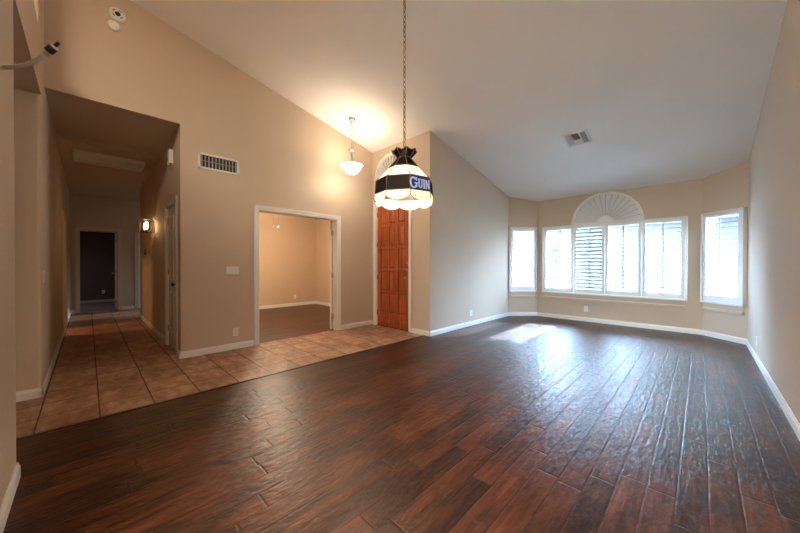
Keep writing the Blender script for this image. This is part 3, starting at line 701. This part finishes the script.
def sconce():
    t = thing('wall_sconce', 'lit glass lantern sconce on the dark hall wall', 'lamp', (-6.95, YHR, 1.90), PI)    # local +y points into the hall
    bm = BM(); bbox(bm, -0.05, 0.05, 0, 0.015, -0.12, 0.10, 0.004, 2); obj('backplate', bm, m_bronze, t)
    bm = BM(); tube(bm, [(0, 0.012, -0.06), (0, 0.06, -0.10), (0, 0.115, -0.125), (0, 0.115, -0.12)], 0.009, 8); obj('arm', bm, m_bronze, t)
    bm = BM(); c = 0.115; r = 0.075
    for z in (-0.12, 0.10): box(bm, -r, r, c-r, c+r, z-0.008, z+0.008)
    for sx in (-1, 1):
        for sy in (-1, 1): box(bm, sx*r-0.006, sx*r+0.006, c+sy*r-0.006, c+sy*r+0.006, -0.12, 0.10)
    obj('lantern_frame', bm, m_bronze, t)
    for k, (a, b, e_, f_) in enumerate(((-r, r, c-r, c-r+0.003), (-r, r, c+r-0.003, c+r), (-r, -r+0.003, c-r, c+r), (r-0.003, r, c-r, c+r))):
        g = BM(); box(g, a, b, e_, f_, -0.11, 0.092); obj('glass_pane', g, m_pane, t)
    bm = BM(); lathe(bm, [(0, -0.07), (0.012, -0.068), (0.022, -0.02), (0.026, 0.01), (0.016, 0.045), (0, 0.06)], 16, Matrix.Translation((0, c, 0))); obj('bulb', bm, m_bulb_c, t)
    bm = BM(); tube(bm, [(0, c, -0.112), (0, c, -0.066)], 0.014, 12); obj('socket', bm, m_bronze, t)
sconce()
def ceiling_fan():
    x, y = -6.72, 2.90; t = thing('ceiling_fan', 'ceiling fan of the orange lit study, its two pull chains hanging in the doorway', 'fan', (x, y, 0))
    bm = BM(); lathe(bm, [(0, 2.72), (0.07, 2.72), (0.05, 2.67), (0.015, 2.66), (0.015, 2.60), (0.09, 2.59), (0.10, 2.52), (0.06, 2.48), (0, 2.48)], 28); obj('motor_housing', bm, m_brass, t)
    for k in range(5):
        bm = BM(); M = Matrix.Rotation(2*PI*k/5+0.3, 4, 'Z') @ Matrix.Rotation(math.radians(10), 4, 'X'); 
        M = Matrix.Translation((0, 0, 2.54)) @ M; bbox(bm, 0.16, 0.62, -0.06, 0.06, -0.004, 0.004, 0.003, 1, M); box(bm, 0.06, 0.2, -0.015, 0.015, -0.003, 0.003, M); obj('blade', bm, m_door, t)
    bm = BM(); lathe(bm, [(0, 2.40), (0.06, 2.41), (0.10, 2.45), (0.105, 2.475), (0.06, 2.482), (0, 2.482)], 24); obj('light_bowl', bm, m_fanbowl, t)
    for dy, zb in ((-0.055, 2.08), (0.055, 2.07)):
        bm = BM(); n = 34
        for i in range(n):
            z = zb+(2.42-zb)*i/(n-1); lathe(bm, [(0, z-0.004), (0.0035, z), (0, z+0.004)], 6, Matrix.Translation((0.05, dy, 0)))
        tube(bm, [(0.05, dy, zb), (0.05, dy, 2.46)], 0.0012, 5); c = obj('pull_chain', bm, m_brass, t)
        bm = BM(); lathe(bm, [(0, 0.0), (0.007, -0.006), (0.010, -0.022), (0.006, -0.045), (0.009, -0.052), (0, -0.056)], 12, Matrix.Translation((0.05, dy, zb))); obj('fob', bm, m_white, c)
m_fanbowl = emission('lit_fan_bowl', (1.0, 0.82, 0.60), 115.0)
ceiling_fan()
cross = add_light('cross_hall_fill', 'POINT', (-10.35, 1.95, 2.4), 0.25, (1.0, 0.80, 0.55), 0.12)  # unseen fill light added for the door at the hall end
dining = add_light('dining_fill_light', 'AREA', (-1.2, -1.6, 4.42), 40, (1.0, 0.84, 0.66), 1.2, 1.2)  # unseen fill light added to lift the foyer wall and floor
side = add_light('side_room_lamp', 'AREA', (-8.3, -1.6, 2.70), 6, (1.0, 0.60, 0.28), 0.5, 0.5); side.rotation_euler = (0, 0, 0)

# ------------------------------------------------------------------ vents, detectors, plates
def register(label, loc, rx=None):
    # three-section ceiling register, tilted with the ceiling
    x, y = loc; t = thing('ceiling_vent', label, 'vent', (x, y, zc(y)-0.001)); t.rotation_euler = (-math.atan(0.22), 0, 0)
    W_, D_ = 0.17, 0.185; bm = BM()
    for a, b, c, d in ((-W_, W_, -D_, -D_+0.028), (-W_, W_, D_-0.028, D_), (-W_, -W_+0.028, -D_, D_), (W_-0.028, W_, -D_, D_), (-0.062, -0.05, -D_, D_), (0.05, 0.062, -D_, D_)): bbox(bm, a, b, c, d, -0.012, 0, 0.003, 1)
    obj('frame', bm, m_vent, t)
    bm = BM(); box(bm, -W_+0.01, W_-0.01, -D_+0.01, D_-0.01, -0.003, -0.0005); obj('duct_backing', bm, m_dark, t)
    for (x0, x1, ang) in ((-0.142, -0.062, 'x'), (-0.05, 0.05, 'y'), (0.062, 0.142, 'x2')):
        n = 5 if ang != 'y' else 9
        for k in range(n):
            b = BM()
            if ang == 'y':
                yy = -D_+0.03+(2*D_-0.06)*(k+0.5)/n; s = -1 if k < n/2 else 1
                M = Matrix.Translation(((x0+x1)/2, yy, -0.008)) @ Matrix.Rotation(-s*0.7, 4, 'X'); box(b, -(x1-x0)/2, (x1-x0)/2, -0.011, 0.011, -0.001, 0.001, M)
            else:
                xx = x0+(x1-x0)*(k+0.5)/n; M = Matrix.Translation((xx, 0, -0.008)) @ Matrix.Rotation(-0.75 if ang == 'x' else 0.75, 4, 'Y'); box(b, -0.009, 0.009, -D_+0.028, D_-0.028, -0.001, 0.001, M)
            obj('vane', b, m_vent, t)
register('white three-section air register in the sloping white ceiling', (-1.405, 5.375))
def wall_thing(name, label, cat, p, n, group=None):
    t = thing(name, label, cat, (0, 0, 0), 0, group); t.matrix_world = frame_M(p, n); return t
t = wall_thing('wall_vent', 'white rectangular air grille with dark slots high on the foyer wall', 'vent', (XW, 1.285, 2.608), 0)
bm = BM(); w, h = 0.255, 0.108
for a, b, c, d in ((-w, w, -h, -h+0.028), (-w, w, h-0.028, h), (-w, -w+0.03, -h, h), (w-0.03, w, -h, h)): bbox(bm, a, b, 0, 0.012, c, d, 0.003, 1)
obj('frame', bm, m_vent, t)
bm = BM(); box(bm, -w+0.01, w-0.01, 0.0005, 0.002, -h+0.01, h-0.01); obj('duct_backing', bm, m_dark, t)
for k in range(11):
    b = BM(); M = Matrix.Translation((-w+0.045+k*(2*w-0.09)/10, 0.007, 0)) @ Matrix.Rotation(0.55, 4, 'Z'); box(b, -0.011, 0.011, -0.0012, 0.0012, -h+0.028, h-0.028, M); obj('vane', b, m_grey, t)
b = BM(); box(b, -w+0.028, w-0.028, 0.008, 0.011, -0.004, 0.004); obj('cross_bar', b, m_grey, t)
Mx = Matrix.Rotation(-PI/2, 4, 'X')
def detector(name, label, y, z, r, dark):
    t = wall_thing(name, label, 'detector', (XW, y, z), 0)
    b = BM(); lathe(b, [(0, 0), (r, 0), (r, r*0.22), (r*0.86, r*0.42), (r*0.70, r*0.46), (0, r*0.46)], 36, Mx); obj('housing', b, m_plast, t)
    if dark:
        b = BM(); lathe(b, [(r*0.18, r*0.47), (r*0.30, r*0.50), (r*0.32, r*0.47)], 24, Mx); lathe(b, [(0, r*0.48), (r*0.29, r*0.475)], 24, Mx); obj('sensor_lens', b, m_dark, t)
        for a in (0.6, 2.4, 4.2, 5.6):
            b = BM(); M = Mx @ Matrix.Rotation(a, 4, 'Z') @ Matrix.Translation((r*0.56, 0, r*0.46)); bbox(b, -r*0.07, r*0.07, -r*0.22, r*0.22, 0, 0.003, 0.001, 1, M); obj('slot', b, m_grey, t)
    else:
        for a, q in ((2.8, 0.45), (5.2, 0.5)):
            b = BM(); lathe(b, [(0, r*0.49), (r*0.08, r*0.48), (r*0.09, r*0.45)], 12, Mx @ Matrix.Translation((r*q*math.cos(a), r*q*math.sin(a), 0))); obj('indicator', b, m_grey, t)
detector('smoke_detector', 'larger round white detector with a dark centre high on the foyer wall', 0.250, 4.062, 0.078, True)
detector('smoke_detector', 'smaller plain round white detector just under the larger one', 0.218, 3.925, 0.056, False)
def outlet(label, p, n, gang=1, rock=False, group=None, name=None, mat=None):
    nm = name or ('light_switch' if rock else 'wall_outlet')
    t = wall_thing(nm, label, 'switch' if rock else 'outlet', p, n, group); w = 0.036+0.023*(gang-1); h = 0.058
    b = BM(); bbox(b, -w, w, 0, 0.006, -h, h, 0.003, 2); obj('cover_plate', b, mat or m_plast, t)
    for g in range(gang):
        x = (g-(gang-1)/2)*0.046
        if rock:
            b = BM(); bbox(b, x-0.017, x+0.017, 0.004, 0.011, -0.033, 0.033, 0.002, 1); obj('rocker', b, m_white, t)
        else:
            for z in (-0.022, 0.022):
                b = BM(); bbox(b, x-0.017, x+0.017, 0.004, 0.0085, z-0.015, z+0.015, 0.003, 2); r_ = obj('receptacle', b, m_white, t)
                b = BM(); box(b, x-0.008, x-0.005, 0.0083, 0.0092, z-0.004, z+0.006); box(b, x+0.005, x+0.008, 0.0083, 0.0092, z-0.004, z+0.006); box(b, x-0.002, x+0.002, 0.0083, 0.0092, z-0.010, z-0.006); obj('slots', b, m_dark, r_)
    return t
outlet('white triple rocker switch plate on the foyer wall beside the study doorway', (XW, 1.452, 1.128), 0, 3, True)
outlet('white outlet low on the foyer wall below the triple switch', (XW, 1.489, 0.243), 0)
outlet('white outlet low on the tan wall under the big window', (-1.773, YB, 0.266), -90)
outlet('pale outlet low on the long pale wall near the bay', (XL, 5.373, 0.25), 0)
outlet('outlet low on the plain side wall nearest the narrow bay shutter', (XR, 5.94, 0.257), 180)
outlet('white outlet low on the orange lit study wall', (-8.53, 4.273, 0.272), 0)
outlet('outlet low on the dark bedroom wall beyond the hall', (-13.65, 0.35, 0.33), 0)
outlet('white switch plate seen edge on, on the wall end nearest the camera', (-2.66, YHL, 1.11), 90, 1, True)
outlet('switch on the hall wall just inside the rounded corner', (-4.53, YHL, 1.10), 90, 1, True)
t = wall_thing('thermostat', 'small dark square thermostat on the hall wall below the lantern', 'thermostat', (-8.19, YHR, 1.47), -90)
b = BM(); bbox(b, -0.055, 0.055, 0, 0.02, -0.055, 0.055, 0.004, 2); obj('case', b, m_black, t); b = BM(); box(b, -0.03, 0.03, 0.02, 0.0215, -0.01, 0.03); obj('screen', b, m_grey, t)
t = wall_thing('door_chime', 'small white chime box high on the hall wall above the closet door', 'chime', (-5.31, YHR, 2.71), -90)
b = BM(); bbox(b, -0.075, 0.075, 0, 0.05, -0.095, 0.095, 0.008, 2); obj('cover', b, m_plast, t); b = BM()
for k in range(4): box(b, -0.05, 0.05, 0.05, 0.0515, -0.06+k*0.012, -0.055+k*0.012)
obj('sound_slots', b, m_grey, t)
t = thing('attic_hatch', 'framed rectangular hatch panel in the dark hall ceiling', 'hatch', (-7.0, 0.27, ZH-0.075))
b = BM(); 
for a, c, d, e_ in ((-0.30, 0.30, -0.42, -0.37), (-0.30, 0.30, 0.37, 0.42), (-0.30, -0.25, -0.37, 0.37), (0.25, 0.30, -0.37, 0.37)): bbox(b, a, c, d, e_, -0.055, 0, 0.005, 1)
obj('frame', b, m_white, t); b = BM(); box(b, -0.26, 0.26, -0.38, 0.38, -0.02, -0.004); obj('panel', b, m_white, t)
# cable poking out of the near wall
t = thing('conduit_cable', 'grey cable stub with a dark connector sticking out high on the near wall', 'cable', (-2.36, YHL, 2.15))
def bp(u, v, d): 
    return Vector((0, 0, 1.22)) + d*(F2 + (u-400)/F_PX*R3 + (266.5-v)/F_PX*U3) - Vector((-2.36, YHL, 2.15))
path = [Vector((0, -0.01, 0)), Vector((-0.005, 0.03, 0.0)), bp(2, 67.5, 1.455), bp(14, 67, 1.455), bp(26, 65, 1.45), bp(36, 61, 1.45), bp(43, 56.5, 1.45), bp(46, 54, 1.45)]
b = BM(); tube(b, path, 0.0095, 12); obj('jacket', b, m_cable, t)
b = BM(); tube(b, [bp(45, 54.5, 1.45), bp(49.5, 50.5, 1.45), bp(50, 50, 1.45), bp(55, 46, 1.45)], [0.012, 0.013, 0.016, 0.015], 14); obj('connector', b, m_nickel, t)
b = BM(); tube(b, [bp(48.6, 51.4, 1.447), bp(53.5, 47.5, 1.447)], 0.0172, 14); obj('sleeve', b, m_black, t)
b = BM(); tube(b, [bp(55, 46, 1.45), bp(59, 42.6, 1.45)], 0.007, 10); obj('tip', b, m_black, t)

# ------------------------------------------------------------------ outside
slab('ground', [(-40, -30), (40, -30), (40, 60), (-40, 60)], -0.30, -0.13, m_gravel)
m_l1 = leafmat('bush_leaf', (0.012, 0.028, 0.012), (0.030, 0.050, 0.024)); m_l2 = leafmat('tree_leaf', (0.07, 0.13, 0.05), (0.17, 0.24, 0.10))  # bush leaves darkened to balance the bright sky
def leaves(bm, c, rad, n, size):
    for _ in range(n):
        while True:
            v = Vector((random.uniform(-1, 1), random.uniform(-1, 1), random.uniform(-1, 1)))
            if 0.35 < v.length < 1: break
        p = Vector(c) + Vector((v.x*rad[0], v.y*rad[1], v.z*rad[2])); a = Vector((random.gauss(0, 1), random.gauss(0, 1), random.gauss(0, 1))).normalized(); b = a.orthogonal().normalized(); s = size*random.uniform(0.6, 1.3)
        bm.faces.new([bm.verts.new(q) for q in (p-a*s, p+b*s*0.45, p+a*s, p-b*s*0.45)])
def bush(label, x, y, r, h, n=700):
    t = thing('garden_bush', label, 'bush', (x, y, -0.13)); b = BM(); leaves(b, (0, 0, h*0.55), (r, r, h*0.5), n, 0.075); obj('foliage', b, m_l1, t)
    b = BM()
    for k in range(6): a = k*1.05; tube(b, [(0.03*math.cos(a), 0.03*math.sin(a), 0), (0.4*r*math.cos(a), 0.4*r*math.sin(a), h*0.6)], [0.02, 0.008], 6)
    obj('stem', b, m_bark, t)
bush('green bush outside, seen through the shutter outside the arch', -0.55, 10.2, 0.7, 1.15)
bush('low green bush outside, seen under the arch', -2.05, 11.2, 0.7, 0.85)
bush('tall green bush outside, seen past the shutter nearest the long pale wall', -3.75, 11.8, 0.75, 2.2)
bush('green bush outside the narrow shutter by the plain side wall', 0.9, 9.9, 0.55, 1.15)
t = thing('sun_block_tree', 'added tree behind the bushes, its unseen crown keeping sun off the window', 'tree', (0.9, 12.6, -0.13)); b = BM(); leaves(b, (-0.2, 0, 4.7), (2.7, 1.7, 1.7), 15000, 0.14); obj('foliage', b, m_l2, t)  # crown placed out of view to keep sun off most of the window
b = BM(); tube(b, [(0, 0, 0), (0.1, 0, 1.5), (-0.1, 0, 3.0), (0.1, 0, 4.6)], [0.16, 0.13, 0.11, 0.06], 10); 
for a in (0.3, 1.8, 3.2, 4.9): tube(b, [(-0.05, 0, 2.6), (1.3*math.cos(a), 0.9*math.sin(a), 4.6)], [0.08, 0.03], 8)
obj('trunk', b, m_bark, t)
t = thing('sky_screen_house', 'added stucco house across the yard, covering the low sky between the louvers', 'house', (-3.0, 15.5, -0.13))  # house front widened to cover bright low sky behind the shutters
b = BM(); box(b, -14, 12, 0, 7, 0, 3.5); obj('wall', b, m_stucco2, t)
b = BM(); prism(b, [(-14.7, 3.45), (12.7, 3.45), (9.5, 4.6), (-11.0, 4.6)], 8.2, None, -0.6); obj('roof', b, m_roof, t)
b = BM(); bbox(b, -4.3, -3.3, -0.06, 0.0, 0, 2.1, 0.01, 1); obj('front_door', b, m_bluedoor, t)
t = thing('entry_porch', 'pink-tan entry porch column with an added sky-blocking roof outside the narrow shutter by the long pale wall', 'porch', (-4.22, 10.2, -0.13))
b = BM(); bbox(b, -0.16, 0.16, -0.2, 0.2, 0, 2.85, 0.02, 1); obj('column', b, m_stucco, t)
b = BM(); bbox(b, -4.3, 0.45, -2.2, 0.5, 2.85, 3.15, 0.02, 1); obj('sky_block_roof', b, m_stucco, t)  # roof added out of view to block high sky from the bay
